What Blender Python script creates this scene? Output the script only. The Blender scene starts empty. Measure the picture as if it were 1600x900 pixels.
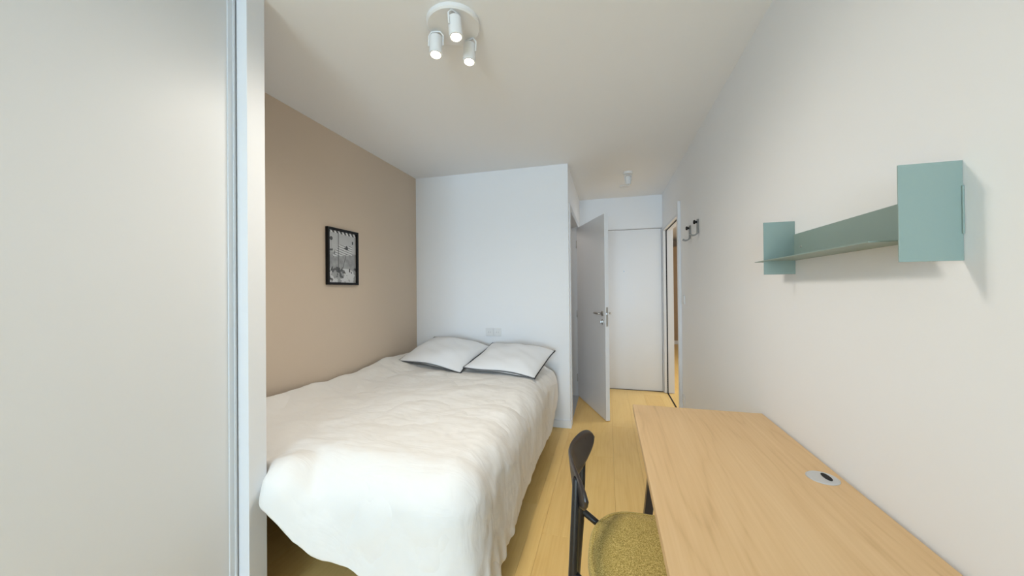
import bpy, bmesh, math, random
import numpy as np
from mathutils import Vector, Matrix, Euler, noise

random.seed(7); np.random.seed(7)
S = bpy.context.scene
COL = S.collection

# ------------------------------------------------------------------ camera, world, lights, exposure
H = 2.5                                    # ceiling height
F, YAW, PIT, ROL, CAMZ = 553.09, .2643, .0059, -.0094, 1.3064
cam = bpy.data.cameras.new('camera'); camo = bpy.data.objects.new('camera', cam); COL.objects.link(camo)
cam.sensor_width = 36; cam.sensor_fit = 'HORIZONTAL'; cam.lens = F / 1600 * 36; cam.clip_start = .02
_r = Vector((math.cos(YAW), math.sin(YAW), 0)); _f = Vector((-math.sin(YAW), math.cos(YAW), 0)); _u = Vector((0, 0, 1))
_f2 = _f * math.cos(PIT) + _u * math.sin(PIT); _u2 = _u * math.cos(PIT) - _f * math.sin(PIT)
_r3 = _r * math.cos(ROL) + _u2 * math.sin(ROL); _u3 = _u2 * math.cos(ROL) - _r * math.sin(ROL)
camo.matrix_world = Matrix(((_r3.x, _u3.x, -_f2.x, 0), (_r3.y, _u3.y, -_f2.y, 0), (_r3.z, _u3.z, -_f2.z, CAMZ), (0, 0, 0, 1)))
S.camera = camo

W = bpy.data.worlds.new('sky'); S.world = W; W.use_nodes = True
W.node_tree.nodes['Background'].inputs[0].default_value = (.80, .90, 1, 1)
W.node_tree.nodes['Background'].inputs[1].default_value = 1.0

S.view_settings.view_transform = 'Standard'; S.view_settings.look = 'None'
S.view_settings.gamma = 1; S.view_settings.use_curve_mapping = False
S.view_settings.exposure = 0.07

def area(name, loc, rot, sx, sy, power, col):
    l = bpy.data.lights.new(name, 'AREA'); l.shape = 'RECTANGLE'; l.size = sx; l.size_y = sy; l.energy = power; l.color = col
    o = bpy.data.objects.new(name, l); COL.objects.link(o); o.location = loc; o.rotation_euler = rot
    return o
WIN = (-1.10, .62, .30, 2.30)              # window opening in the wall behind the camera: x0 x1 z0 z1
YB = -4.5                                  # that wall's inner face
area('daylight', ((WIN[0]+WIN[1])/2, YB-.16, (WIN[2]+WIN[3])/2), (math.radians(90), 0, 0), WIN[1]-WIN[0], WIN[3]-WIN[2], 222, (.55, .775, 1))
# fill lights added in the rooms that open off the corridor
area('next_room_fill', (3.1, 5.0, 1.5), (math.radians(90), 0, math.radians(90)), 1.6, 1.8, 46, (.90, .95, 1))  # added to brighten the corridor and entrance door through the sliding doorway
area('bathroom_fill', (-1.1, 4.1, 2.47), (0, 0, 0), .4, .4, 3.2, (1, .93, .86))  # added to brighten the bathroom doorway and its open leaf

# ------------------------------------------------------------------ materials
def mat(name, col, rough=.5, metal=0, spec=.5, bump=None, var=None, sheen=0):
    m = bpy.data.materials.new(name); m.use_nodes = True; nt = m.node_tree; b = nt.nodes['Principled BSDF']
    b.inputs['Base Color'].default_value = (*col, 1); b.inputs['Roughness'].default_value = rough
    b.inputs['Metallic'].default_value = metal; b.inputs['Specular IOR Level'].default_value = spec
    if sheen: b.inputs['Sheen Weight'].default_value = sheen
    tc = nt.nodes.new('ShaderNodeTexCoord')
    if var:                                 # (scale, amount)
        n = nt.nodes.new('ShaderNodeTexNoise'); n.inputs['Scale'].default_value = var[0]; n.inputs['Detail'].default_value = 4
        nt.links.new(tc.outputs['Object'], n.inputs['Vector'])
        r = nt.nodes.new('ShaderNodeMapRange'); r.inputs[3].default_value = 1-var[1]; r.inputs[4].default_value = 1+var[1]
        nt.links.new(n.outputs['Fac'], r.inputs[0])
        mx = nt.nodes.new('ShaderNodeVectorMath'); mx.operation = 'SCALE'; mx.inputs[0].default_value = col
        nt.links.new(r.outputs[0], mx.inputs['Scale']); nt.links.new(mx.outputs[0], b.inputs['Base Color'])
    if bump:                                # (scale, strength, distance)
        n = nt.nodes.new('ShaderNodeTexNoise'); n.inputs['Scale'].default_value = bump[0]; n.inputs['Detail'].default_value = 5
        nt.links.new(tc.outputs['Object'], n.inputs['Vector'])
        bp = nt.nodes.new('ShaderNodeBump'); bp.inputs['Strength'].default_value = bump[1]; bp.inputs['Distance'].default_value = bump[2]
        nt.links.new(n.outputs['Fac'], bp.inputs['Height']); nt.links.new(bp.outputs[0], b.inputs['Normal'])
    return m

def cloth_mat(*a, **k):
    """cotton with soft creases"""
    m = mat(*a, **k); nt = m.node_tree; b = nt.nodes['Principled BSDF']; tc = nt.nodes['Texture Coordinate']
    mp = nt.nodes.new('ShaderNodeMapping'); mp.inputs['Scale'].default_value = (3.2, 11, 5); nt.links.new(tc.outputs['Object'], mp.inputs[0])
    n = nt.nodes.new('ShaderNodeTexNoise'); n.inputs['Scale'].default_value = 1; n.inputs['Detail'].default_value = 3; n.inputs['Distortion'].default_value = 1.4
    nt.links.new(mp.outputs[0], n.inputs['Vector'])
    bp = nt.nodes.new('ShaderNodeBump'); bp.inputs['Strength'].default_value = .45; bp.inputs['Distance'].default_value = .012
    nt.links.new(n.outputs['Fac'], bp.inputs['Height'])
    old = b.inputs['Normal'].links[0].from_node; nt.links.new(bp.outputs[0], old.inputs['Normal'])
    return m

def ramp(nt, stops):
    r = nt.nodes.new('ShaderNodeValToRGB'); e = r.color_ramp.elements
    while len(e) > 1: e.remove(e[-1])
    e[0].position = stops[0][0]; e[0].color = (*stops[0][1], 1)
    for p, c in stops[1:]:
        k = e.new(p); k.color = (*c, 1)
    return r

def oak(name, light, mid, dark, cathedral=.5, per_object=False, rough=.45, streak=34):
    """oak with the grain along y"""
    m = bpy.data.materials.new(name); m.use_nodes = True; nt = m.node_tree; b = nt.nodes['Principled BSDF']
    b.inputs['Roughness'].default_value = rough; b.inputs['Specular IOR Level'].default_value = .35
    tc = nt.nodes.new('ShaderNodeTexCoord'); vec = tc.outputs['Object']
    L = nt.links.new
    if per_object:
        oi = nt.nodes.new('ShaderNodeObjectInfo')
        sc = nt.nodes.new('ShaderNodeVectorMath'); sc.operation = 'SCALE'; sc.inputs[0].default_value = (17, 29, 5)
        L(oi.outputs['Random'], sc.inputs['Scale'])
        ad = nt.nodes.new('ShaderNodeVectorMath'); L(vec, ad.inputs[0]); L(sc.outputs[0], ad.inputs[1]); vec = ad.outputs[0]
    # broad figure: distorted rings stretched along the grain
    mp = nt.nodes.new('ShaderNodeMapping'); mp.inputs['Scale'].default_value = (5.0, .75, 5); L(vec, mp.inputs[0])
    n1 = nt.nodes.new('ShaderNodeTexNoise'); n1.inputs['Scale'].default_value = 1.0; n1.inputs['Detail'].default_value = 1.5; n1.inputs['Distortion'].default_value = .35
    L(mp.outputs[0], n1.inputs['Vector'])
    ml = nt.nodes.new('ShaderNodeMath'); ml.operation = 'MULTIPLY'; ml.inputs[1].default_value = 17; L(n1.outputs['Fac'], ml.inputs[0])
    fr = nt.nodes.new('ShaderNodeMath'); fr.operation = 'PINGPONG'; fr.inputs[1].default_value = 1; L(ml.outputs[0], fr.inputs[0])
    pw = nt.nodes.new('ShaderNodeMath'); pw.operation = 'POWER'; pw.inputs[1].default_value = 3; L(fr.outputs[0], pw.inputs[0])
    # fine pores
    mp2 = nt.nodes.new('ShaderNodeMapping'); mp2.inputs['Scale'].default_value = (streak*4, 3.2, streak*4); L(vec, mp2.inputs[0])
    n2 = nt.nodes.new('ShaderNodeTexNoise'); n2.inputs['Scale'].default_value = 1; n2.inputs['Detail'].default_value = 3; L(mp2.outputs[0], n2.inputs['Vector'])
    mp3 = nt.nodes.new('ShaderNodeMapping'); mp3.inputs['Scale'].default_value = (9, .9, 9); L(vec, mp3.inputs[0])
    n3 = nt.nodes.new('ShaderNodeTexNoise'); n3.inputs['Scale'].default_value = 1; n3.inputs['Detail'].default_value = 2; L(mp3.outputs[0], n3.inputs['Vector'])
    def mul(a, k):
        q = nt.nodes.new('ShaderNodeMath'); q.operation = 'MULTIPLY'; q.inputs[1].default_value = k; L(a, q.inputs[0]); return q.outputs[0]
    def add(a, c):
        q = nt.nodes.new('ShaderNodeMath'); q.operation = 'ADD'; L(a, q.inputs[0]); L(c, q.inputs[1]); return q.outputs[0]
    s = add(add(mul(pw.outputs[0], cathedral), mul(n2.outputs['Fac'], .55)), mul(n3.outputs['Fac'], .45))
    if per_object:
        s = add(s, mul(oi.outputs['Random'], .22))
    r = ramp(nt, [(.25, light), (.62, mid), (1.15 if False else 1.0, dark)]); L(s, r.inputs[0]); L(r.outputs[0], b.inputs['Base Color'])
    bp = nt.nodes.new('ShaderNodeBump'); bp.inputs['Strength'].default_value = .12; bp.inputs['Distance'].default_value = .001
    L(n2.outputs['Fac'], bp.inputs['Height']); L(bp.outputs[0], b.inputs['Normal'])
    return m

M = dict(
    wall=mat('white_wall_paint', (.89, .895, .90), .7, spec=.2, bump=(260, .05, .001)),
    ceil=mat('white_ceiling_paint', (.89, .895, .90), .85, spec=.1),
    taupe=mat('taupe_wall_paint', (.67, .55, .43), .75, spec=.2, bump=(240, .06, .001)),
    trim=mat('white_trim_lacquer', (.76, .76, .76), .45, spec=.3),
    door=mat('white_door_lacquer', (.80, .80, .80), .38),
    ward=mat('white_gloss_door', (.70, .695, .685), .40, spec=.28),
    prof=mat('white_aluminium_profile', (.68, .70, .715), .38, metal=.15),
    steel=mat('brushed_steel', (.55, .54, .52), .3, metal=1),
    iron=mat('grey_hook_steel', (.20, .19, .17), .4, metal=.8),
    black=mat('black_lacquer', (.012, .011, .012), .32),
    blackm=mat('black_matt', (.006, .006, .007), .6, spec=.25),
    back=mat('dark_plywood_lacquer', (.028, .020, .018), .30),
    sage=mat('sage_green_steel', (.265, .345, .31), .42, spec=.4),
    plastic=mat('white_plastic', (.80, .80, .79), .4),
    grey=mat('silver_plastic', (.58, .59, .60), .35, metal=.3),
    bathw=mat('bathroom_wall_tile', (.72, .66, .60), .5),
    beige=mat('beige_wall_paint', (.60, .50, .39), .8, spec=.1),
    brown=mat('tan_wood_panel', (.40, .27, .15), .6, var=(3, .15)),
    linen=cloth_mat('cream_cotton', (.85, .825, .785), .9, spec=.1, bump=(420, .10, .001), sheen=.15),
    pill=mat('white_cotton', (.83, .83, .83), .9, spec=.1, bump=(420, .08, .001), sheen=.15),
    matt=mat('mattress_fabric', (.75, .74, .72), .9, spec=.1, bump=(90, .2, .002)),
    thread=mat('black_thread', (.015, .015, .02), .8),
    base=mat('bed_base_fabric', (.42, .40, .38), .9, bump=(300, .2, .001)),
    skirt=mat('white_skirting_paint', (.87, .875, .88), .5, spec=.3),
    glassy=mat('lens_housing', (.82, .81, .79), .4),
)
M['floor'] = oak('oak_floor_plank', (.98, .69, .275), (.93, .625, .225), (.82, .505, .155), .10, True, .36)
M['desk'] = oak('oak_desk_top', (.77, .54, .30), (.69, .46, .235), (.50, .31, .145), .16, False, .45, 26)

# olive melange upholstery
m = bpy.data.materials.new('olive_melange_wool'); m.use_nodes = True; nt = m.node_tree; b = nt.nodes['Principled BSDF']
b.inputs['Roughness'].default_value = .95; b.inputs['Specular IOR Level'].default_value = .1; b.inputs['Sheen Weight'].default_value = .2
tc = nt.nodes.new('ShaderNodeTexCoord'); n = nt.nodes.new('ShaderNodeTexNoise'); n.inputs['Scale'].default_value = 330; n.inputs['Detail'].default_value = 3
nt.links.new(tc.outputs['Object'], n.inputs['Vector'])
r = ramp(nt, [(.30, (.20, .145, .025)), (.48, (.47, .345, .085)), (.68, (.78, .62, .24))]); nt.links.new(n.outputs['Fac'], r.inputs[0]); nt.links.new(r.outputs[0], b.inputs['Base Color'])
bp = nt.nodes.new('ShaderNodeBump'); bp.inputs['Strength'].default_value = .5; bp.inputs['Distance'].default_value = .0015
nt.links.new(n.outputs['Fac'], bp.inputs['Height']); nt.links.new(bp.outputs[0], b.inputs['Normal'])
M['olive'] = m

m = bpy.data.materials.new('lamp_bulb_glow'); m.use_nodes = True; b = m.node_tree.nodes['Principled BSDF']
b.inputs['Base Color'].default_value = (1, .95, .85, 1); b.inputs['Emission Color'].default_value = (1, .90, .72, 1); b.inputs['Emission Strength'].default_value = 14
M['bulb'] = m
m = bpy.data.materials.new('window_glass'); m.use_nodes = True; nt = m.node_tree; nt.nodes.clear()
o = nt.nodes.new('ShaderNodeOutputMaterial'); t = nt.nodes.new('ShaderNodeBsdfTransparent'); g = nt.nodes.new('ShaderNodeBsdfGlossy'); g.inputs['Roughness'].default_value = .02
x = nt.nodes.new('ShaderNodeMixShader'); x.inputs[0].default_value = .06
nt.links.new(t.outputs[0], x.inputs[1]); nt.links.new(g.outputs[0], x.inputs[2]); nt.links.new(x.outputs[0], o.inputs[0])
M['glass'] = m

# ------------------------------------------------------------------ builders
def link(name, me, m, parent=None, smooth=False):
    o = bpy.data.objects.new(name, me); COL.objects.link(o)
    if m: me.materials.append(M[m] if isinstance(m, str) else m)
    if parent: o.parent = parent
    if smooth:
        for p in me.polygons: p.use_smooth = True
    return o
def fin(name, bm, m, parent=None, smooth=False):
    bmesh.ops.recalc_face_normals(bm, faces=bm.faces)
    me = bpy.data.meshes.new(name); bm.to_mesh(me); bm.free()
    return link(name, me, m, parent, smooth)
def box(bm, x0, x1, y0, y1, z0, z1, bev=0, seg=2):
    vs = [bm.verts.new((x, y, z)) for z in (z0, z1) for x, y in ((x0, y0), (x1, y0), (x1, y1), (x0, y1))]
    fs = [bm.faces.new([vs[i] for i in q]) for q in ((3, 2, 1, 0), (4, 5, 6, 7), (0, 1, 5, 4), (1, 2, 6, 5), (2, 3, 7, 6), (3, 0, 4, 7))]
    if bev:
        es = list({e for f in fs for e in f.edges})
        bmesh.ops.bevel(bm, geom=es, offset=bev, segments=seg, affect='EDGES', profile=.5)
def bx(name, m, parent, *a, bev=0, smooth=False):
    bm = bmesh.new(); box(bm, *a, bev=bev); return fin(name, bm, m, parent, smooth)
def tube(bm, pts, rad, n=12, caps=True):
    pts = [Vector(p) for p in pts]; rad = rad if hasattr(rad, '__len__') else [rad]*len(pts)
    rings = []; up = None
    for i, p in enumerate(pts):
        t = (pts[min(i+1, len(pts)-1)] - pts[max(i-1, 0)]).normalized()
        if up is None:
            up = Vector((0, 0, 1)) if abs(t.z) < .9 else Vector((1, 0, 0))
        a = t.cross(up).normalized(); up = a.cross(t).normalized()
        rings.append([bm.verts.new(p + (a*math.cos(2*math.pi*k/n) + up*math.sin(2*math.pi*k/n))*rad[i]) for k in range(n)])
    for A, B in zip(rings, rings[1:]):
        for k in range(n): bm.faces.new((A[k], A[(k+1) % n], B[(k+1) % n], B[k]))
    if caps:
        bm.faces.new(rings[0][::-1]); bm.faces.new(rings[-1])
def tb(name, m, parent, pts, rad, n=12):
    bm = bmesh.new(); tube(bm, pts, rad, n); o = fin(name, bm, m, parent)
    for p in o.data.polygons: p.use_smooth = len(p.vertices) == 4
    return o
def lathe(bm, prof, n=28, axis=None, org=(0, 0, 0)):
    """prof: (r, h); revolved about axis through org"""
    q = Vector((0, 0, 1)).rotation_difference(Vector(axis)) if axis is not None else None
    rings = []
    for r_, h_ in prof:
        ring = []
        for k in range(n):
            v = Vector((r_*math.cos(2*math.pi*k/n), r_*math.sin(2*math.pi*k/n), h_))
            if q: v = q @ v
            ring.append(bm.verts.new(v + Vector(org)))
        rings.append(ring)
    for A, B in zip(rings, rings[1:]):
        for k in range(n): bm.faces.new((A[k], A[(k+1) % n], B[(k+1) % n], B[k]))
    bm.faces.new(rings[0][::-1]); bm.faces.new(rings[-1])
def lt(name, m, parent, prof, n=28, axis=None, org=(0, 0, 0)):
    bm = bmesh.new(); lathe(bm, prof, n, axis, org); o = fin(name, bm, m, parent)
    me = o.data
    for p in me.polygons: p.use_smooth = len(p.vertices) == 4
    me.set_sharp_from_angle(angle=math.radians(40))
    return o
def prism(bm, pts, off):
    """planar outline extruded by the vector off"""
    A = [bm.verts.new(p) for p in pts]; B = [bm.verts.new(Vector(p)+Vector(off)) for p in pts]
    bm.faces.new(A[::-1]); bm.faces.new(B); n = len(pts)
    for k in range(n): bm.faces.new((A[k], A[(k+1) % n], B[(k+1) % n], B[k]))
def tag(o, label, cat, group=None):
    o['label'] = label; o['category'] = cat
    if group: o['group'] = group
    return o
def thing(name, label, cat, loc=(0, 0, 0), rotz=0, group=None):
    o = bpy.data.objects.new(name, None); COL.objects.link(o); o.location = loc; o.rotation_euler = (0, 0, rotz); o.empty_display_size = .05
    return tag(o, label, cat, group)
def struct(o, label, cat):
    o['kind'] = 'structure'; return tag(o, label, cat)
def sempty(name, label, cat, loc=(0, 0, 0), rotz=0):
    o = thing(name, label, cat, loc, rotz); o['kind'] = 'structure'; return o

# ------------------------------------------------------------------ room shell
R, L, Y1, Y2, XC = .675, -1.963, 3.368, 4.821, -.355
T = .10
ZD = 2.07                                   # door openings
BY0, BY1 = 3.50, 4.42                       # bathroom doorway in the corridor's left wall
SY0, SY1 = 3.72, 4.80                       # sliding doorway in the right wall

fl = struct(bx('floor', 'brown', None, L-T, 3.3, YB-T, 9.8, -.08, -.012), 'light oak plank floor running through bedroom and corridor', 'floor')
# planks, running along y
pw_, pl_ = .192, 1.38
def plank_mesh(w, l):
    bm = bmesh.new(); box(bm, -w/2, w/2, -l/2, l/2, -.006, .006)
    top = [e for e in bm.edges if all(v.co.z > 0 for v in e.verts)]
    bmesh.ops.bevel(bm, geom=top, offset=.0009, segments=1, affect='EDGES')
    bmesh.ops.recalc_face_normals(bm, faces=bm.faces)
    me = bpy.data.meshes.new('plank'); bm.to_mesh(me); bm.free(); me.materials.append(M['floor']); return me
cache = {}
def plank_rows(x0, x1, y0, y1, off=0):
    x = x0; i = off
    while x < x1 - .01:
        w = min(pw_, x1 - x); y = y0 - [0, .52, .93, .27][i % 4]
        while y < y1 - .01:
            a, b_ = max(y, y0), min(y + pl_, y1)
            if b_ - a > .02:
                k = (round(w, 4), round(b_-a, 4))
                if k not in cache: cache[k] = plank_mesh(w-.0006, b_-a-.0006)
                o = bpy.data.objects.new('plank', cache[k]); COL.objects.link(o); o.parent = fl
                o.location = (x + w/2, (a+b_)/2, -.006)
            y += pl_
        x += w; i += 1
plank_rows(L, -.355, YB, Y1)
plank_rows(-.355, .675, YB, Y2, 1)
plank_rows(.675, 3.2, 3.4, 9.6, 2)
bt = bx('bathroom_floor_panel', 'grey', fl, -1.8, -.355, Y1+T, Y2, -.012, -.0005)

struct(bx('ceiling', 'ceil', None, L-T, 3.3, YB-T, 9.8, H, H+.1), 'plain white ceiling over bed and corridor', 'ceiling')
struct(bx('wall_left', 'taupe', None, L-T, L, YB, Y1, 0, H), 'taupe painted side wall beside the bed', 'wall')
struct(bx('wall_headboard', 'wall', None, L-T, XC-T, Y1, Y1+T, 0, H), 'white wall behind the head of the bed', 'wall')
bm = bmesh.new()
box(bm, XC-T, XC, Y1, BY0-.03, 0, H); box(bm, XC-T, XC, BY1+.03, Y2, 0, H); box(bm, XC-T, XC, BY0-.03, BY1+.03, ZD+.03, H)
struct(fin('wall_corridor', bm, 'wall'), 'white corridor wall with the bathroom doorway', 'wall')
bm = bmesh.new()
EX0, EX1 = -.215, .66                       # entrance door opening
box(bm, XC-T, EX0-.03, Y2, Y2+T, 0, H); box(bm, EX0-.03, R, Y2, Y2+T, 2.09, H)
struct(fin('wall_entry', bm, 'wall'), 'white wall above and beside the entrance door', 'wall')
bm = bmesh.new()
box(bm, R, R+T, YB, SY0, 0, H); box(bm, R, R+T, SY0, SY1, ZD-.01, H); box(bm, R, R+T, SY1, Y2+T, 0, H)
struct(fin('wall_right', bm, 'wall'), 'long white wall carrying the green shelf and hooks', 'wall')
bm = bmesh.new(); x0, x1, z0, z1 = WIN
box(bm, L-T, x0, YB-T, YB, 0, H); box(bm, x1, R+T, YB-T, YB, 0, H); box(bm, x0, x1, YB-T, YB, 0, z0); box(bm, x0, x1, YB-T, YB, z1, H)
struct(fin('wall_back', bm, 'wall'), 'white window wall facing the bed', 'wall')
# window
w = sempty('window_1', 'white framed double window in the wall facing the bed', 'window', ((x0+x1)/2, YB-.05, z0))
hw, hh = (x1-x0)/2, z1-z0
for a in ((-hw, -hw+.06, 0, hh), (hw-.06, hw, 0, hh), (-hw+.06, hw-.06, 0, .06), (-hw+.06, hw-.06, hh-.06, hh), (-.05, .05, .06, hh-.06)):
    bx('frame_bar', 'trim', w, a[0], a[1], -.03, .03, a[2], a[3], bev=.004)
for a in ((-hw+.06, -.05), (.05, hw-.06)):
    bx('pane', 'glass', w, a[0], a[1], -.004, .004, .06, hh-.06)
# bathroom behind the corridor wall, next room behind the right wall
struct(bx('wall_bathroom', 'bathw', None, -1.85, -1.75, Y1+T, Y2+T, 0, H), 'warm beige bathroom wall seen through the doorway', 'wall')
struct(bx('wall_bathroom_end', 'bathw', None, -1.75, XC-T, Y2, Y2+T, 0, H), 'far bathroom wall beside the entrance wall', 'wall')
struct(bx('wall_living', 'beige', None, .775, 3.3, 9.6, 9.7, 0, H), 'beige wall at the far end of the next room', 'wall')
struct(bx('wall_living_side', 'wall', None, 3.2, 3.3, 3.3, 9.6, 0, H), 'side wall of the next room', 'wall')
struct(bx('wall_living_front', 'wall', None, .775, 3.2, 3.3, 3.4, 0, H), 'near wall of the next room', 'wall')
struct(bx('wall_living_inner', 'beige', None, R, R+T, Y2+T, 9.6, 0, H), 'inner wall of the next room past the entrance', 'wall')
# baseboards
bm = bmesh.new(); box(bm, L, XC, Y1-.012, Y1, 0, .07, bev=.002); box(bm, XC, XC+.012, Y1-.012, BY0-.07, 0, .07, bev=.002)
struct(fin('baseboard_headboard', bm, 'skirt'), 'low white skirting under the wall behind the bed', 'baseboard')
struct(bx('baseboard_right', 'skirt', None, R-.012, R, YB, SY0-.06, 0, .07, bev=.002), 'low white skirting along the right wall', 'baseboard')
struct(bx('baseboard_left', 'skirt', None, L, L+.012, 1.13, Y1-.012, 0, .07, bev=.002), 'low white skirting along the taupe wall', 'baseboard')
struct(bx('baseboard_living', 'trim', None, .775, 3.2, 9.586, 9.6, 0, .09, bev=.002), 'white skirting at the end of the next room', 'baseboard')

# bathroom door frame and leaf
bm = bmesh.new()
box(bm, XC-T-.012, XC+.012, BY0-.07, BY0, 0, ZD+.07, bev=.003); box(bm, XC-T-.012, XC+.012, BY1, BY1+.06, 0, ZD+.07, bev=.003); box(bm, XC-T-.012, XC+.012, BY0, BY1, ZD, ZD+.07, bev=.003)
struct(fin('trim_1', bm, 'trim'), 'white painted frame around the bathroom doorway', 'door frame')
hx, hy = XC+.010, BY1-.012; fx, fy = -.010, 3.617
ang = math.atan2(fy-hy, fx-hx); DL = math.hypot(fx-hx, fy-hy)
d = sempty('door_1', 'white bathroom door standing open into the corridor', 'door', (hx, hy, .008), ang)
# local x runs from hinge to free edge; local -y is the face towards the bed, +y the face towards the entrance
bx('leaf', 'door', d, 0, DL, -.02, .02, 0, 2.05, bev=.002)
for side in (-1, 1):
    hd = lt('handle_rosette', 'steel', d, [(.001, 0), (.026, 0), (.026, .007), (.024, .009), (.001, .009)], axis=(0, side, 0), org=(DL-.062, side*.02, 1.055))
    pts = [(DL-.062, side*.029, 1.055), (DL-.062, side*.055, 1.055), (DL-.068, side*.066, 1.055), (DL-.08, side*.07, 1.055), (DL-.165, side*.07, 1.055), (DL-.180, side*.066, 1.053), (DL-.192, side*.054, 1.050)]
    tb('lever', 'steel', hd, pts, [.009, .009, .009, .0095, .0095, .009, .008], 12)
    ro = lt('lock_rosette', 'steel', d, [(.001, 0), (.025, 0), (.025, .007), (.001, .009)], axis=(0, side, 0), org=(DL-.062, side*.02, .972))
    bm = bmesh.new(); box(bm, DL-.068, DL-.056, min(side*.028, side*.045), max(side*.028, side*.045), .958, .986, bev=.003); fin('thumb_turn', bm, 'steel', ro)
bx('latch_plate', 'steel', d, DL-.0005, DL+.0015, -.010, .010, .93, 1.12)
bx('latch_bolt', 'steel', d, DL, DL+.009, -.006, .006, 1.045, 1.067, bev=.002)
for z in (.22, 1.0, 1.85):
    tb('hinge', 'steel', d, [(-.004, -.022, z-.045), (-.004, -.022, z+.045)], .007, 10)

# entrance door
d = sempty('door_2', 'white flush entrance door closed at the end of the corridor', 'door', (EX0, Y2, .006))
DWd = EX1-EX0
bx('leaf', 'door', d, 0, DWd, .012, .055, 0, 2.068, bev=.002)
bm = bmesh.new(); box(bm, -.03, -.004, 0, .07, 0, 2.084, bev=.002); box(bm, DWd+.004, DWd+.013, 0, .07, 0, 2.084, bev=.002); box(bm, -.03, DWd+.013, 0, .07, 2.073, 2.084, bev=.002)
fin('door_frame', bm, 'trim', d)
pe = lt('peephole', 'steel', d, [(.001, 0), (.010, 0), (.010, .005), (.006, .006), (.001, .004)], axis=(0, -1, 0), org=(.205-EX0, .012, 1.53))
lt('peephole_lens', 'blackm', pe, [(.001, 0), (.006, 0), (.001, .0015)], axis=(0, -1, 0), org=(.205-EX0, .0065, 1.53), n=16)
bx('door_seal', 'blackm', d, 0, DWd, .014, .05, -.005, 0)
hd = lt('handle_rosette', 'steel', d, [(.001, 0), (.026, 0), (.026, .007), (.001, .009)], axis=(0, -1, 0), org=(.07, .012, 1.05))
tb('lever', 'steel', hd, [(.07, .003, 1.05), (.07, -.04, 1.05), (.085, -.045, 1.05), (.19, -.045, 1.05)], .009, 12)

# sliding doorway lining, black seal and floor track, near architrave
tr = sempty('trim_2', 'white lined sliding doorway with thin black seal beside the entrance door', 'door frame', (R, SY1, 0))
dY = SY1-SY0
bx('jamb', 'trim', tr, 0, .030, -.028, 0, .004, ZD-.012, bev=.001)
bx('jamb', 'trim', tr, .042, T+.014, -.028, 0, .004, ZD-.012, bev=.001)
bx('head_lining', 'trim', tr, .0, .030, -dY, -.028, ZD-.036, ZD-.010); bx('head_lining', 'trim', tr, .042, T, -dY, -.028, ZD-.036, ZD-.010)
bx('black_seal', 'blackm', tr, .030, .042, -.032, -.002, .004, ZD-.012)
bx('black_seal', 'blackm', tr, .030, .042, -dY, -.032, ZD-.042, ZD-.012)
bx('floor_track', 'blackm', tr, .030, .044, -dY+.002, -.030, 0, .004)
struct(bx('trim_3', 'trim', None, R-.026, R, SY0-.055, SY0, 0, 2.14, bev=.002), 'raised white upright strip at the edge of the sliding doorway', 'trim')

# ------------------------------------------------------------------ wardrobe
wd = thing('wardrobe', 'tall built-in white wardrobe with sliding doors at the foot of the bed', 'wardrobe', (-1.65, .0, 0))
def wx(name, m, parent, x0, x1, y0, y1, z0, z1, bev=0): return bx(name, m, parent, x0+1.65, x1+1.65, y0, y1, z0, z1, bev=bev)
WX = -1.333
wx('end_panel', 'trim', wd, L+.001, WX, 1.046, 1.12, 0, H-.001, bev=.0015)
wx('end_panel', 'trim', wd, L+.001, WX, -1.30, -1.226, 0, H-.001, bev=.0015)
wx('top_track', 'prof', wd, -1.46, WX+.004, -1.226, 1.046, H-.05, H-.001)
wx('bottom_track', 'prof', wd, -1.46, WX, -1.226, 1.046, .002, .02)
wx('back_panel', 'trim', wd, L+.001, L+.01, -1.226, 1.046, .02, H-.05)
wx('inner_shelf', 'trim', wd, L+.01, -1.50, -1.226, 1.046, 1.70, 1.72)
for k, (y0, y1, xx) in enumerate(((-.10, 1.040, -1.388), (-1.222, -.07, -1.426))):
    dr = wx('sliding_door', 'ward', wd, xx-.016, xx-.003, y0+.02, y1-.02, .03, H-.06)
    for (a, c) in ((y0, y0+.026), (y1-.026, y1)):
        bm = bmesh.new()
        box(bm, xx-.020, xx+.002, a, c, .022, H-.052, bev=.002)
        e = c if c == y1 else a
        box(bm, xx-.020, xx+.006, e-.008 if e == c else e, e if e == c else e+.008, .022, H-.052, bev=.001)
        o = fin('edge_profile', bm, 'prof', dr); o.location = (1.65, 0, 0)

# ------------------------------------------------------------------ bed
bed = thing('bed', 'double bed with pale mattress on a low base under the duvet', 'bed', (-1.235, 2.34, 0))
MX0, MX1, MY0, MY1, MZ = -1.945, -.505, 1.185, 3.345, .575
def bdx(name, m, a, bev=0): return bx(name, m, bed, a[0]+1.235, a[1]+1.235, a[2]-2.34, a[3]-2.34, a[4], a[5], bev=bev)
bdx('box_base', 'base', (MX0+.02, MX1-.06, MY0+.42, MY1, .12, .32), .015)
bdx('mattress', 'matt', (MX0, MX1-.04, MY0+.04, MY1, .32, MZ-.03), .06)
for x in (MX0+.10, MX1-.16):
    for y in (MY0+.52, MY1-.10):
        lt('leg', 'black', bed, [(.020, 0), (.030, .12)], n=16, org=(x+1.235, y-2.34, 0))

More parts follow.
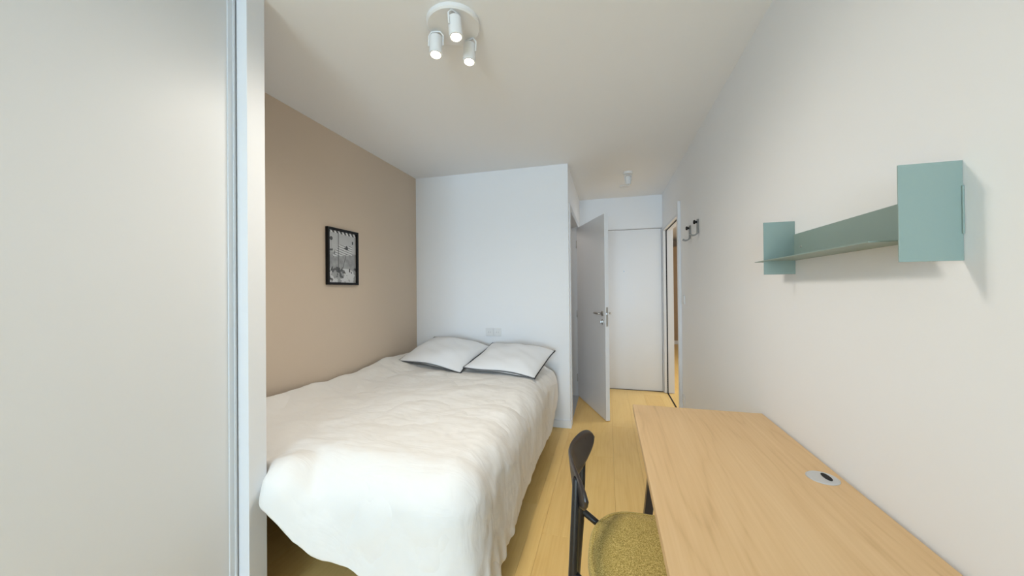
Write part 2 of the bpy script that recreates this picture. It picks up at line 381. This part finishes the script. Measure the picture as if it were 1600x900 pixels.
def build_duvet():
    nu, nv = 88, 112
    a = np.linspace(0, 1, nu); v = np.linspace(0, 1, nv)
    hang = .22
    Wd = (MX1 - (-1.955)) + hang + .04
    A = a*Wd
    X0 = -1.955 + A
    flap = np.interp(X0, [-1.96, -1.42, -1.36, -1.31, -1.18, -1.09, -.97, -.90, -.75, -.60, -.3], [.12, .14, .19, .205, .25, .275, .265, .28, .31, .31, .22])
    Ltop = 3.27 - MY0
    tot = Ltop + flap
    B = v[:, None]*tot[None, :]                # rest distance from the head
    hk = np.interp(v, [0, .1, .72, .9, 1], [.95, 1, 1, .80, .45])
    A2 = np.minimum(A, Wd-hang-.04)[None, :] + hk[:, None]*np.maximum(0, A-(Wd-hang-.04))[None, :]
    rest = np.stack([A2, B], -1)
    rng = np.random.RandomState(3)
    squeeze = .962
    P = np.zeros((nv, nu, 3)); P[..., 0] = -1.953 + A2*.992; P[..., 1] = 3.27 - B*squeeze; P[..., 2] = .70 + .02*rng.rand(nv, nu)
    # low frequency noise to seed the wrinkles: mostly ridges across the bed
    for k in range(26):
        ph, fy, fx_ = rng.rand()*6.28, rng.uniform(8, 34), rng.uniform(-3.5, 3.5)
        P[..., 2] += .0035*np.sin(B*fy + A2*fx_ + ph)
    V = np.zeros_like(P)
    P = P.reshape(-1, 3); V = V.reshape(-1, 3); rst = rest.reshape(-1, 2)
    idx = np.arange(nu*nv).reshape(nv, nu)
    groups = []
    def g(i, j, k): 
        i = i.ravel(); j = j.ravel(); groups.append((i, j, np.linalg.norm(rst[i]-rst[j], axis=1)[:, None], k))
    for s in (0, 1):
        g(idx[:, s:-1:2], idx[:, s+1::2], 1.0); g(idx[s:-1:2, :], idx[s+1::2, :], 1.0)
    for s in (0, 1):
        g(idx[s:-1:2, :-1], idx[s+1::2, 1:], .35); g(idx[s:-1:2, 1:], idx[s+1::2, :-1], .35)
    for s in range(4):
        n_ = (nu - s - 2 + 3)//4
        i = idx[:, s::4]; j = idx[:, s+2::4]; c = min(i.shape[1], j.shape[1]); g(i[:, :c], j[:, :c], .22)
        i = idx[s::4, :]; j = idx[s+2::4, :]; c = min(i.shape[0], j.shape[0]); g(i[:c], j[:c], .22)
    lo = np.array([MX0-.2, MY0, -.5]); hi = np.array([MX1, MY1+.3, MZ]); rad = .13; th = .045
    c0 = (lo+hi)/2; he = (hi-lo)/2 - rad
    def collide(P, Pold):
        q = P.copy()
        lift = .075*np.exp(-((P[:, 0]+1.96)/.16)**2) + .018*np.sin(P[:, 1]*5.0)*np.exp(-((P[:, 0]+1.96)/.35)**2)
        q[:, 2] -= lift
        dd = q - c0; cl = np.clip(dd, -he, he); df = dd - cl; dist = np.linalg.norm(df, axis=1)
        pen = dist - (rad + th)
        hit = (pen < 0) & (dist > 1e-6)
        nrm = df/np.maximum(dist, 1e-6)[:, None]
        P = P - np.where(hit, pen, 0)[:, None]*nrm
        deep = dist <= 1e-6
        P[deep, 2] = (hi[2] + th + lift)[deep]
        # a puffed-out corner next to the wardrobe
        ds = P - np.array([-1.262, 1.180, .505]); rs_ = np.linalg.norm(ds, axis=1); inn = rs_ < .125
        P[inn] += (ds/np.maximum(rs_, 1e-6)[:, None]*(.125-rs_)[:, None])[inn]
        # friction
        h = hit | deep
        dv = P - Pold; tn = dv - (dv*nrm).sum(1)[:, None]*nrm
        P[h] -= .55*tn[h]
        P[:, 0] = np.maximum(P[:, 0], -1.957); P[:, 1] = np.minimum(P[:, 1], 3.35); P[:, 2] = np.maximum(P[:, 2], .02)
        w_ = (P[:, 0] < WX+.034) & (P[:, 1] < 1.16)
        dx_ = WX+.034-P[:, 0]; dy_ = 1.16-P[:, 1]
        a_ = w_ & (dx_ < dy_); b2 = w_ & ~(dx_ < dy_)
        P[a_, 0] = WX+.034; P[b2, 1] = 1.16
        return P
    dt = 1/60
    head = idx[0]; h0 = P[head].copy(); h0[:, 2] = MZ+.05
    for step in range(150):
        V[:, 2] -= 9.8*dt; V *= .985 if step < 90 else .93
        Pold = P.copy(); P = P + V*dt
        for it in range(7):
            for i, j, l0, k in groups:
                dlt = P[j]-P[i]; ln = np.linalg.norm(dlt, axis=1)[:, None]
                cor = dlt*((ln-l0)/np.maximum(ln, 1e-9)*(.5*k)); P[i] += cor; P[j] -= cor
        P = collide(P, Pold)
        hm = h0[:, 0] < MX1-.05; P[head[hm], :2] = h0[hm, :2]
        V = (P-Pold)/dt
        sp = np.linalg.norm(V, axis=1)[:, None]; V *= np.minimum(1, 2.5/np.maximum(sp, 1e-6))
    P = P.reshape(nv, nu, 3)
    # settle the grid noise
    for _ in range(2):
        Q = P.copy(); Q[1:-1, 1:-1] = .5*P[1:-1, 1:-1] + .125*(P[:-2, 1:-1]+P[2:, 1:-1]+P[1:-1, :-2]+P[1:-1, 2:]); P = Q
    return P
DP = build_duvet()
nv, nu = DP.shape[:2]
verts = DP.reshape(-1, 3)
faces = [(r_*nu+c, r_*nu+c+1, (r_+1)*nu+c+1, (r_+1)*nu+c) for r_ in range(nv-1) for c in range(nu-1)]
org = Vector((-1.235, 2.34, .60))
me = bpy.data.meshes.new('duvet'); me.from_pydata([tuple(Vector(p)-org) for p in verts], [], faces); me.update()
if sum(p.normal.z for p in me.polygons) < 0: me.flip_normals()
duv = link('duvet_cover', me, 'linen', smooth=True)
tag(duv, 'rumpled cream white duvet draped over the double bed', 'duvet'); duv.location = org
so = duv.modifiers.new('thickness', 'SOLIDIFY'); so.thickness = .014; so.offset = -1
sb = duv.modifiers.new('smooth', 'SUBSURF'); sb.levels = 1; sb.render_levels = 1
tx = bpy.data.textures.new('duvet_rumple', 'CLOUDS'); tx.noise_scale = .16; tx.noise_depth = 3
dm = duv.modifiers.new('rumple', 'DISPLACE'); dm.texture = tx; dm.strength = .027; dm.mid_level = .5; dm.texture_coords = 'LOCAL'

tx2 = bpy.data.textures.new('duvet_folds', 'CLOUDS'); tx2.noise_scale = .42; tx2.noise_depth = 1
dm2 = duv.modifiers.new('folds', 'DISPLACE'); dm2.texture = tx2; dm2.strength = .046; dm2.mid_level = .5; dm2.texture_coords = 'LOCAL'

# overcast stitches: short black thread bars across a seam
def stitches(bm, pts, nrm, length=.009, rad=.0013, pitch=.011):
    acc = 0; last = None
    for p, q in zip(pts, pts[1:]):
        seg = (q-p).length
        while acc < seg:
            c = p.lerp(q, acc/seg); d_ = nrm.normalized()*length/2 + (q-p).normalized()*.002
            tube(bm, [c-d_, c+d_], rad, 4); acc += pitch
        acc -= seg

# ------------------------------------------------------------------ pillows
def pillow(label, cx, cy, cz, rotz, tilt, roll, w, dpt, thick, seed):
    o = thing('pillow', label, 'pillow', (cx, cy, cz), 0, 'white pillows at the head of the bed')
    o.rotation_euler = (tilt, roll, rotz)
    n = 30; rs = random.Random(seed); ph = [rs.uniform(0, 6.28) for _ in range(6)]
    def edge(u, v_):
        pinch = .055
        x = w/2*u*(1 - pinch*(1-v_**2)**1.0); y = dpt/2*v_*(1 - pinch*(1-u**2)**1.0)
        return x, y
    bm = bmesh.new(); grids = []
    for sgn in (1, -1):
        gr = []
        for j in range(n+1):
            row = []
            for i in range(n+1):
                u = math.sin((-1+2*i/n)*math.pi/2); v_ = math.sin((-1+2*j/n)*math.pi/2)
                x, y = edge(u, v_)
                pr = max(0, (1-abs(u)**2.4))**.55 * max(0, (1-abs(v_)**2.4))**.55
                z = sgn*pr*thick/2*(1.15 if sgn > 0 else .7)
                z += pr*.006*(math.sin(7*u+3*v_+ph[0])+math.sin(5*v_-4*u+ph[1])+.6*math.sin(13*v_+6*u+ph[2]))
                rim = (1-pr)
                z += rim*(.010*math.sin(3.1*u+ph[3]) + .008*math.sin(2.7*v_+ph[4]))
                row.append((x, y, z))
            gr.append(row)
        grids.append(gr)
    V = {}
    def vert(s, j, i):
        bd = i in (0, n) or j in (0, n); k = (0 if bd else s, j, i)
        if k not in V: V[k] = bm.verts.new(grids[s][j][i])
        return V[k]
    for s in (0, 1):
        for j in range(n):
            for i in range(n):
                q = [vert(s, j, i), vert(s, j, i+1), vert(s, j+1, i+1), vert(s, j+1, i)]
                bm.faces.new(q if s == 0 else q[::-1])
    fin('pillowcase', bm, 'pill', o, True)
    g0 = grids[0]
    loop = [g0[0][i] for i in range(n)] + [g0[j][n] for j in range(n)] + [g0[n][n-i] for i in range(n)] + [g0[n-j][0] for j in range(n)] + [g0[0][0]]
    bm = bmesh.new(); stitches(bm, [Vector(p) for p in loop], Vector((0, 0, 1)), .014, .0030, .0125)
    tube(bm, [Vector(p)*1.003 for p in loop], .0020, 4)
    s_ = fin('blanket_stitch', bm, 'thread', o); s_['label'] = 'black hand stitching round the pillow edge'; s_['kind'] = 'stuff'
    return o
pillow('white pillow with black stitched edge lying beside the taupe wall', -1.465, 3.03, .733, math.radians(-8), math.radians(16), math.radians(5), .65, .55, .15, 1)
pillow('white pillow with black stitched edge lying beside the corridor', -.822, 2.98, .706, math.radians(-8), math.radians(13), math.radians(3.5), .635, .55, .15, 2)

# ------------------------------------------------------------------ desk
DX0, DX1, DY0, DY1, DZ = .112, .667, .42, 1.840, .739
desk = thing('desk', 'oak topped desk on dark slanted legs along the white wall', 'desk', (.39, 1.13, 0))
def dk(name, m, a, bev=0): return bx(name, m, desk, a[0]-.39, a[1]-.39, a[2]-1.13, a[3]-1.13, a[4], a[5], bev=bev)
dk('desk_top', 'desk', (DX0, DX1, DY0, DY1, DZ-.028, DZ), .0025)
for y in (DY0+.10, DY1-.13):
    for s in (-1, 1):
        bm = bmesh.new()
        xt, xb = (.175, .262) if s > 0 else (.175, .262)
        top = DZ-.06
        prism(bm, [(s*(xt-.022), y-1.13, top), (s*(xt+.022), y-1.13, top), (s*(xb+.010), y-1.13, 0), (s*(xb-.018), y-1.13, 0)], (0, .04, 0))
        fin('leg', bm, 'back', desk)
    dk('leg_rail', 'back', (.39-.20, .39+.20, y, y+.04, DZ-.062, DZ-.028), .002)
dk('back_rail', 'back', (.39-.02, .39+.02, DY0+.12, DY1-.11, DZ-.060, DZ-.030), .002)
# cable grommet
gm = thing('cable_grommet', 'round silver cable grommet set in the oak desk top', 'grommet', (.610, 1.258, DZ))
lt('rim', 'grey', gm, [(.0, 0), (.040, 0), (.040, .0015), (.0375, .0035), (.036, .0035), (.0355, .0028), (.0, .0028)], 36)
slot = [(.010*math.cos(t_)*1.0+.012, .024*math.sin(t_)+.004, .0031) for t_ in [2*math.pi*k/24 for k in range(24)]]
bm = bmesh.new(); prism(bm, slot, (0, 0, .0006)); o = fin('cable_slot', bm, 'blackm', gm); o['label'] = 'black oval cable opening'

# ------------------------------------------------------------------ chair
CY = 1.172
ch = thing('desk_chair', 'black wooden chair with olive upholstered seat pulled up to the desk', 'chair', (.13, CY, 0))
def cl(p): return (p[0]-.13, p[1]-CY, p[2])
# seat outline (x forward to the desk)
def seat_outline(s=1.0, n=64):
    pts = []
    for k in range(n):
        t_ = 2*math.pi*k/n; c, sn = math.cos(t_), math.sin(t_)
        e = .80 if c < 0 else .45
        x = math.copysign(abs(c)**e, c); y = math.copysign(abs(sn)**(.80 if c < 0 else .55), sn)
        ax = .175 if c < 0 else .235
        pts.append(Vector((.105 + x*ax*s, CY + y*.232*s, 0)))
    return pts
bm = bmesh.new(); rings = []
for s, z in ((.90, .440), (.985, .443), (1.0, .455), (.992, .467), (.955, .4755), (.905, .4775), (.893, .4762), (.88, .4785), (.70, .482), (.45, .4835), (.2, .484)):
    rings.append([bm.verts.new(cl((p.x, p.y, z))) for p in seat_outline(s)])
for A_, B_ in zip(rings, rings[1:]):
    for k in range(64): bm.faces.new((A_[k], A_[(k+1) % 64], B_[(k+1) % 64], B_[k]))
bm.faces.new(rings[0][::-1]); bm.faces.new(rings[-1])
st = fin('seat_cushion', bm, 'olive', ch, True)
bm = bmesh.new(); lo_ = [Vector(cl((p.x, p.y, .4775))) for p in seat_outline(.895)]; tube(bm, lo_+[lo_[0]], .0014, 6, False); fin('seam', bm, 'olive', st, True)
bm = bmesh.new(); o_ = seat_outline(.86); prism(bm, [cl((p.x, p.y, .420)) for p in o_], (0, 0, .022)); fin('seat_shell', bm, 'black', ch)
# rear posts, front legs
PY = .150
for s in (-1, 1):
    tb('rear_leg', 'black', ch, [cl((-.142, CY+s*.175, 0)), cl((-.106, CY+s*PY, .46)), cl((-.0925, CY+s*PY, .765)), cl((-.092, CY+s*PY, .772))], [.011, .0135, .0105, .008], 16)
    tb('front_leg', 'black', ch, [cl((.32, CY+s*.18, 0)), cl((.285, CY+s*.155, .425))], [.011, .0145], 16)
    tb('side_rail', 'black', ch, [cl((-.104, CY+s*PY, .500)), cl((-.03, CY+s*(PY+.012), .440)), cl((.0, CY+s*(PY+.012), .425)), cl((.287, CY+s*.15, .418))], .0115, 12)
tb('cross_rail', 'black', ch, [cl((.287, CY-.15, .418)), cl((.287, CY+.15, .418))], .011, 12)
# backrest: bowed leaf-shaped shell
def backrest():
    bm = bmesh.new(); ns, nh = 40, 12; fr = []; bk = []
    zc0 = .732
    for i in range(ns+1):
        s = -1 + 2*i/ns
        y = CY + s*.217; zc = zc0 + .012*s*s
        x = -.120 + .060*(s*s+.004)**.75
        hh_ = .061*(max(0, 1-abs(s)**3.6))**.6 + .0015
        nx, ny = 1, -(.09*abs(s)**.5*math.copysign(1, s)/.224); l_ = math.hypot(nx, ny); nx, ny = nx/l_, ny/l_
        r1, r2 = [], []
        for j in range(nh+1):
            t_ = -1+2*j/nh
            z = zc + t_*hh_
            bow = -.010*(z-zc)/.09
            th = .0052*math.sqrt(max(0, 1-abs(t_)**8)) + .0004
            r1.append(bm.verts.new(cl((x+bow+nx*th, y+ny*th, z)))); r2.append(bm.verts.new(cl((x+bow-nx*th, y-ny*th, z))))
        fr.append(r1); bk.append(r2)
    for i in range(ns):
        for j in range(nh):
            bm.faces.new((fr[i][j], fr[i+1][j], fr[i+1][j+1], fr[i][j+1])); bm.faces.new((bk[i][j], bk[i][j+1], bk[i+1][j+1], bk[i+1][j]))
        bm.faces.new((fr[i][0], bk[i][0], bk[i+1][0], fr[i+1][0])); bm.faces.new((fr[i][nh], fr[i+1][nh], bk[i+1][nh], bk[i][nh]))
    for i in (0, ns):
        for j in range(nh): bm.faces.new((fr[i][j], fr[i][j+1], bk[i][j+1], bk[i][j]))
    return fin('backrest', bm, 'back', ch, True)
backrest()

# ------------------------------------------------------------------ green wall shelf
FA, FB, FX, ZT, ZB, ZP, BT = .9006, 1.5465, .5728, 1.5533, 1.3559, 1.4086, 1.5036
sh = thing('wall_shelf', 'sage green folded steel shelf with upright fins on the white wall', 'shelf', (R, 1.22, ZP))
def sx(name, a, parent=sh, m='sage', bev=.0006): return bx(name, m, parent, a[0]-R, a[1]-R, a[2]-1.22, a[3]-1.22, a[4]-ZP, a[5]-ZP, bev=bev)
sx('back_plate', (R-.0035, R-.0003, FA-.003, FB+.06, ZP, BT))
sx('shelf_plate', (FX-.002, R-.0003, .985, 1.628, ZP-.002, ZP+.001))
sx('upright_fin', (FX, R-.0003, FA, FA+.003, ZB, ZT)); sx('upright_fin', (FX, R-.0003, FB, FB+.003, ZB, ZT))
for y in (1.50, 1.02):
    lt('screw', 'steel', sh, [(.0005, 0), (.0045, 0), (.0035, .002), (.0005, .0024)], n=14, axis=(-1, 0, 0), org=(-.0035, y-1.22, .045))

# ------------------------------------------------------------------ coat hooks, switch, sockets
def hook(y, ztop, label):
    o = thing('coat_hook', label, 'hook', (R, y, ztop-.06), 0, 'coat hooks on the white wall')
    w_ = .030
    prof = [(0, .06), (0, -.035)]
    path = [(-.006, .060), (-.006, -.030)] + [(-.006-.032*(1-math.cos(t_)), -.030-.032*math.sin(t_)) for t_ in [math.pi*k/12 for k in range(1, 10)]]
    bm = bmesh.new(); A_ = []; 
    for (x, z), (dx_, dz_) in zip(path, [(path[min(i+1, len(path)-1)][0]-path[max(i-1, 0)][0], path[min(i+1, len(path)-1)][1]-path[max(i-1, 0)][1]) for i in range(len(path))]):
        l_ = math.hypot(dx_, dz_); nx, nz = -dz_/l_*.0050, dx_/l_*.0050
        A_.append([bm.verts.new(q) for q in ((x-nx, -w_/2, z-nz), (x-nx, w_/2, z-nz), (x+nx, w_/2, z+nz), (x+nx, -w_/2, z+nz))])
    for P_, Q_ in zip(A_, A_[1:]):
        for k in range(4): bm.faces.new((P_[k], P_[(k+1) % 4], Q_[(k+1) % 4], Q_[k]))
    bm.faces.new(A_[0]); bm.faces.new(A_[-1][::-1])
    fin('hook_strip', bm, 'iron', o)
    lt('knob', 'blackm', o, [(.009, 0), (.009, .010), (.0155, .013), (.0155, .022), (.013, .025), (.001, .0255)], n=20, axis=(-1, 0, 0), org=(-.011, 0, .040))
    lt('fixing', 'iron', o, [(.006, 0), (.006, .003)], n=14, axis=(-1, 0, 0), org=(0, 0, .040))
hook(3.255, 1.832, 'grey metal coat hook next to the sliding doorway')
hook(2.985, 1.835, 'grey metal coat hook nearer the green shelf')
def plate(name, label, cat, loc, axis, holes):
    o = thing(name, label, cat, loc)
    rot = {'x': math.radians(-90), 'y': 0}[axis]; o.rotation_euler = (0, 0, rot)     # local -y points into the room
    bx('cover_plate', 'plastic', o, -.04, .04, -.009, 0, -.04, .04, bev=.003)
    if holes:
        s_ = lt('socket_well', 'plastic', o, [(.021, 0), (.021, .0012), (.0185, .0012), (.001, .0004)], n=24, axis=(0, -1, 0), org=(0, -.009, 0))
        for x in (-.0095, .0095):
            lt('pin_hole', 'blackm', s_, [(.0025, 0), (.0025, .0004)], n=10, axis=(0, -1, 0), org=(x, -.0096, 0))
    else:
        bx('rocker', 'plastic', o, -.023, .023, -.0125, -.009, -.023, .023, bev=.002)
    return o
plate('light_switch', 'white light switch beside the sliding doorway', 'switch', (R, 3.545, 1.203), 'x', False)
plate('wall_socket', 'white wall socket low on the wall beside the sliding doorway', 'socket', (R, 3.60, .272), 'x', True)
plate('wall_socket', 'white wall socket over the pillows, the one nearer the taupe wall', 'socket', (-1.145, Y1, .889), 'y', True)
plate('wall_socket', 'white wall socket over the pillows, the one nearer the corridor', 'socket', (-1.064, Y1, .889), 'y', True)

# ------------------------------------------------------------------ picture
PXW, PY0, PY1, PZ0, PZ1 = L, 2.110, 2.435, 1.358, 1.780
m = bpy.data.materials.new('black_and_white_street_print'); m.use_nodes = True; nt = m.node_tree; b = nt.nodes['Principled BSDF']; b.inputs['Roughness'].default_value = .3
K = nt.links.new; tc = nt.nodes.new('ShaderNodeTexCoord'); sp = nt.nodes.new('ShaderNodeSeparateXYZ'); K(tc.outputs['Object'], sp.inputs[0])
def mth(op, a_, b_=None, c_=None):
    q = nt.nodes.new('ShaderNodeMath'); q.operation = op
    for k, x_ in enumerate((a_, b_, c_)):
        if x_ is None: continue
        if hasattr(x_, 'links'): K(x_, q.inputs[k])
        else: q.inputs[k].default_value = x_
    return q.outputs[0]
hwid, hhei = (PY1-PY0)/2-.018, (PZ1-PZ0)/2-.018
UU = mth('DIVIDE', sp.outputs['Y'], hwid); VV = mth('DIVIDE', sp.outputs['Z'], hhei)
nz_ = nt.nodes.new('ShaderNodeTexNoise'); nz_.inputs['Scale'].default_value = 26; nz_.inputs['Detail'].default_value = 6; K(tc.outputs['Object'], nz_.inputs['Vector'])
nb = nt.nodes.new('ShaderNodeTexNoise'); nb.inputs['Scale'].default_value = 9; nb.inputs['Detail'].default_value = 3; K(tc.outputs['Object'], nb.inputs['Vector'])
def rng_(x_, a_, b_): return mth('MULTIPLY', mth('GREATER_THAN', x_, a_), mth('LESS_THAN', x_, b_))
def rect(u0, u1, v0, v1): return mth('MULTIPLY', rng_(UU, u0, u1), rng_(VV, v0, v1))
def disc(u, v_, r_): 
    du = mth('SUBTRACT', UU, u); dv = mth('MULTIPLY', mth('SUBTRACT', VV, v_), hhei/hwid)
    return mth('LESS_THAN', mth('ADD', mth('MULTIPLY', du, du), mth('MULTIPLY', dv, dv)), r_*r_)
def over(base, mask, val):
    q = nt.nodes.new('ShaderNodeMix'); q.data_type = 'FLOAT'; K(mask, q.inputs[0])
    if hasattr(base, 'links'): K(base, q.inputs[2])
    else: q.inputs[2].default_value = base
    if hasattr(val, 'links'): K(val, q.inputs[3])
    else: q.inputs[3].default_value = val
    return q.outputs[0]
g = mth('ADD', .14, mth('MULTIPLY', nz_.outputs['Fac'], .35))                       # paving
g = over(g, mth('GREATER_THAN', VV, .17), mth('ADD', .42, mth('MULTIPLY', nb.outputs['Fac'], .16)))   # pale wall beyond
g = over(g, mth('MULTIPLY', mth('LESS_THAN', VV, -.45), mth('GREATER_THAN', nb.outputs['Fac'], .5)), .62)
g = over(g, mth('MULTIPLY', mth('LESS_THAN', VV, -.40), mth('LESS_THAN', nz_.outputs['Fac'], .43)), .08)
stp = mth('PINGPONG', mth('ADD', mth('MULTIPLY', VV, 11), mth('MULTIPLY', UU, 1.6)), .5)
st_m = mth('MULTIPLY', rng_(VV, mth('ADD', .05, mth('MULTIPLY', UU, .08)), .48), mth('MULTIPLY', mth('GREATER_THAN', UU, mth('SUBTRACT', VV, .75)), mth('LESS_THAN', UU, .72)))
g = over(g, st_m, over(.62, mth('LESS_THAN', stp, .13), .12))                         # flight of steps
g = over(g, mth('MULTIPLY', rect(-1, -.55, .08, .30), mth('LESS_THAN', nz_.outputs['Fac'], .56)), .06)
awn = mth('PINGPONG', mth('ADD', mth('MULTIPLY', UU, 3.6), mth('MULTIPLY', VV, 3)), .5)
g = over(g, mth('GREATER_THAN', VV, mth('SUBTRACT', .90, mth('MULTIPLY', UU, .03))), over(.75, mth('GREATER_THAN', awn, .25), .05))
g = over(g, mth('MULTIPLY', mth('LESS_THAN', mth('ABSOLUTE', mth('SUBTRACT', UU, mth('ADD', -.02, mth('MULTIPLY', mth('ADD', VV, .5), .45)))), .02), rng_(VV, -.45, .15)), .10)
g = over(g, rect(-.325, -.285, -.42, .95), .03)                                       # lamp post
g = over(g, rect(-.38, -.20, -.62, -.42), .05)
g = over(g, disc(-.80, .68, .10), .06); g = over(g, rect(-.79, -.77, .25, .62), .25)
g = over(g, disc(.30, .42, .07), .04); g = over(g, rect(.22, .40, .30, .40), .05); g = over(g, disc(.18, .36, .05), .06)
g = over(g, rect(.70, .80, .56, .68), .05); g = over(g, rect(.46, .56, -.58, -.44), .05)
cb = nt.nodes.new('ShaderNodeCombineColor'); 
for k in range(3): K(g, cb.inputs[k])
K(cb.outputs[0], b.inputs['Base Color'])
pc = thing('framed_picture', 'small black framed black and white street photograph on the taupe wall', 'picture', (L, (PY0+PY1)/2, (PZ0+PZ1)/2))
W2, H2 = (PY1-PY0)/2, (PZ1-PZ0)/2
for a in ((-W2, -W2+.018, -H2, H2), (W2-.018, W2, -H2, H2), (-W2+.018, W2-.018, -H2, -H2+.018), (-W2+.018, W2-.018, H2-.018, H2)):
    bx('frame_bar', 'blackm', pc, .0005, .024, a[0], a[1], a[2], a[3], bev=.0012)
bx('print', m, pc, .0005, .010, -W2+.017, W2-.017, -H2+.017, H2-.017)

# ------------------------------------------------------------------ ceiling lamps
lc = (-.652, 1.452)
lamp = thing('ceiling_lamp', 'round white ceiling lamp with three lit spots above the bed', 'lamp', (lc[0], lc[1], H))
lt('ceiling_plate', 'glassy', lamp, [(.001, 0), (.118, 0), (.118, -.016), (.112, -.022), (.001, -.022)], 48)
def spot_head(parent, px, py, dirv, zc, on, rad=.029, ln=.088):
    d_ = Vector(dirv).normalized(); c = Vector((px, py, zc)); top = c - d_*ln*.45
    hd = lt('spot_head', 'glassy', parent, [(.001, 0), (rad*.82, 0), (rad, .006), (rad, ln), (rad-.006, ln), (rad-.009, ln-.012), (.001, ln-.012)], 32, axis=d_, org=top)
    face = top + d_*(ln-.0115)
    lt('bulb', 'bulb' if on else 'grey', hd, [(.001, 0), (rad-.010, 0), (rad-.012, .006), (.001, .009)], 28, axis=d_, org=face)
    # yoke: a bent strip over the head
    sd = d_.cross(Vector((0, 0, 1)));  sd = sd.normalized() if sd.length > .05 else Vector((1, 0, 0))
    pts = [c + sd*(rad+.004) + d_*.004, top + sd*(rad+.004) + Vector((0, 0, .004)), Vector((px, py, -.026)) + sd*(rad*.7), Vector((px, py, -.024)), Vector((px, py, -.026)) - sd*(rad*.7), top - sd*(rad+.004) + Vector((0, 0, .004)), c - sd*(rad+.004) + d_*.004]
    bm = bmesh.new(); tube(bm, pts, .004, 8); fin('yoke', bm, 'glassy', parent, True)
    return face
LAMPW = 21.5
for (x, y, dv) in ((.045, -.083, (.10, -.05, -1)), (-.085, -.003, (.02, -.10, -1)), (.042, .085, (-.02, -.10, -1))):
    fpt = spot_head(lamp, x, y, dv, -.085, True)
    l = bpy.data.lights.new('spot_beam', 'SPOT'); l.energy = LAMPW; l.color = (1, .93, .835); l.spot_size = math.radians(179); l.spot_blend = 1.0; l.shadow_soft_size = .05
    o = bpy.data.objects.new('spot_beam', l); COL.objects.link(o); o.parent = lamp
    dd = Vector(dv).normalized(); o.location = fpt + dd*.016; o.rotation_euler = Vector((0, 0, -1)).rotation_difference(dd).to_euler()
lamp2 = thing('ceiling_spot', 'small single white spot on the corridor ceiling', 'lamp', (.212, 3.80, H))
lt('ceiling_plate', 'glassy', lamp2, [(.001, 0), (.048, 0), (.048, -.018), (.045, -.022), (.001, -.022)], 36)
spot_head(lamp2, 0, 0, (0, -.05, -1), -.082, False, .029, .085)
cp = thing('ceiling_cover', 'flat white square cover on the corridor ceiling behind the spot', 'cover', (.197, 4.29, H))
bx('cover_plate', 'plastic', cp, -.05, .05, -.05, .05, -.012, 0, bev=.003)

# far furniture in the next room
cab = thing('tall_cabinet', 'tan wooden tall cabinet at the end of the next room', 'cabinet', (1.62, 9.29, 0))
bx('body', 'brown', cab, -.45, .45, -.28, .28, .09, 2.30, bev=.004); bx('plinth', 'trim', cab, -.44, .44, -.27, .27, 0, .09)
for s in (-1, 1):
    dr = bx('door', 'brown', cab, min(s*.002, s*.445), max(s*.002, s*.445), -.298, -.28, .10, 2.29, bev=.003)
    tb('handle', 'steel', dr, [(s*.04, -.299, 1.0), (s*.04, -.32, 1.0), (s*.04, -.32, 1.16), (s*.04, -.299, 1.16)], .005, 8)
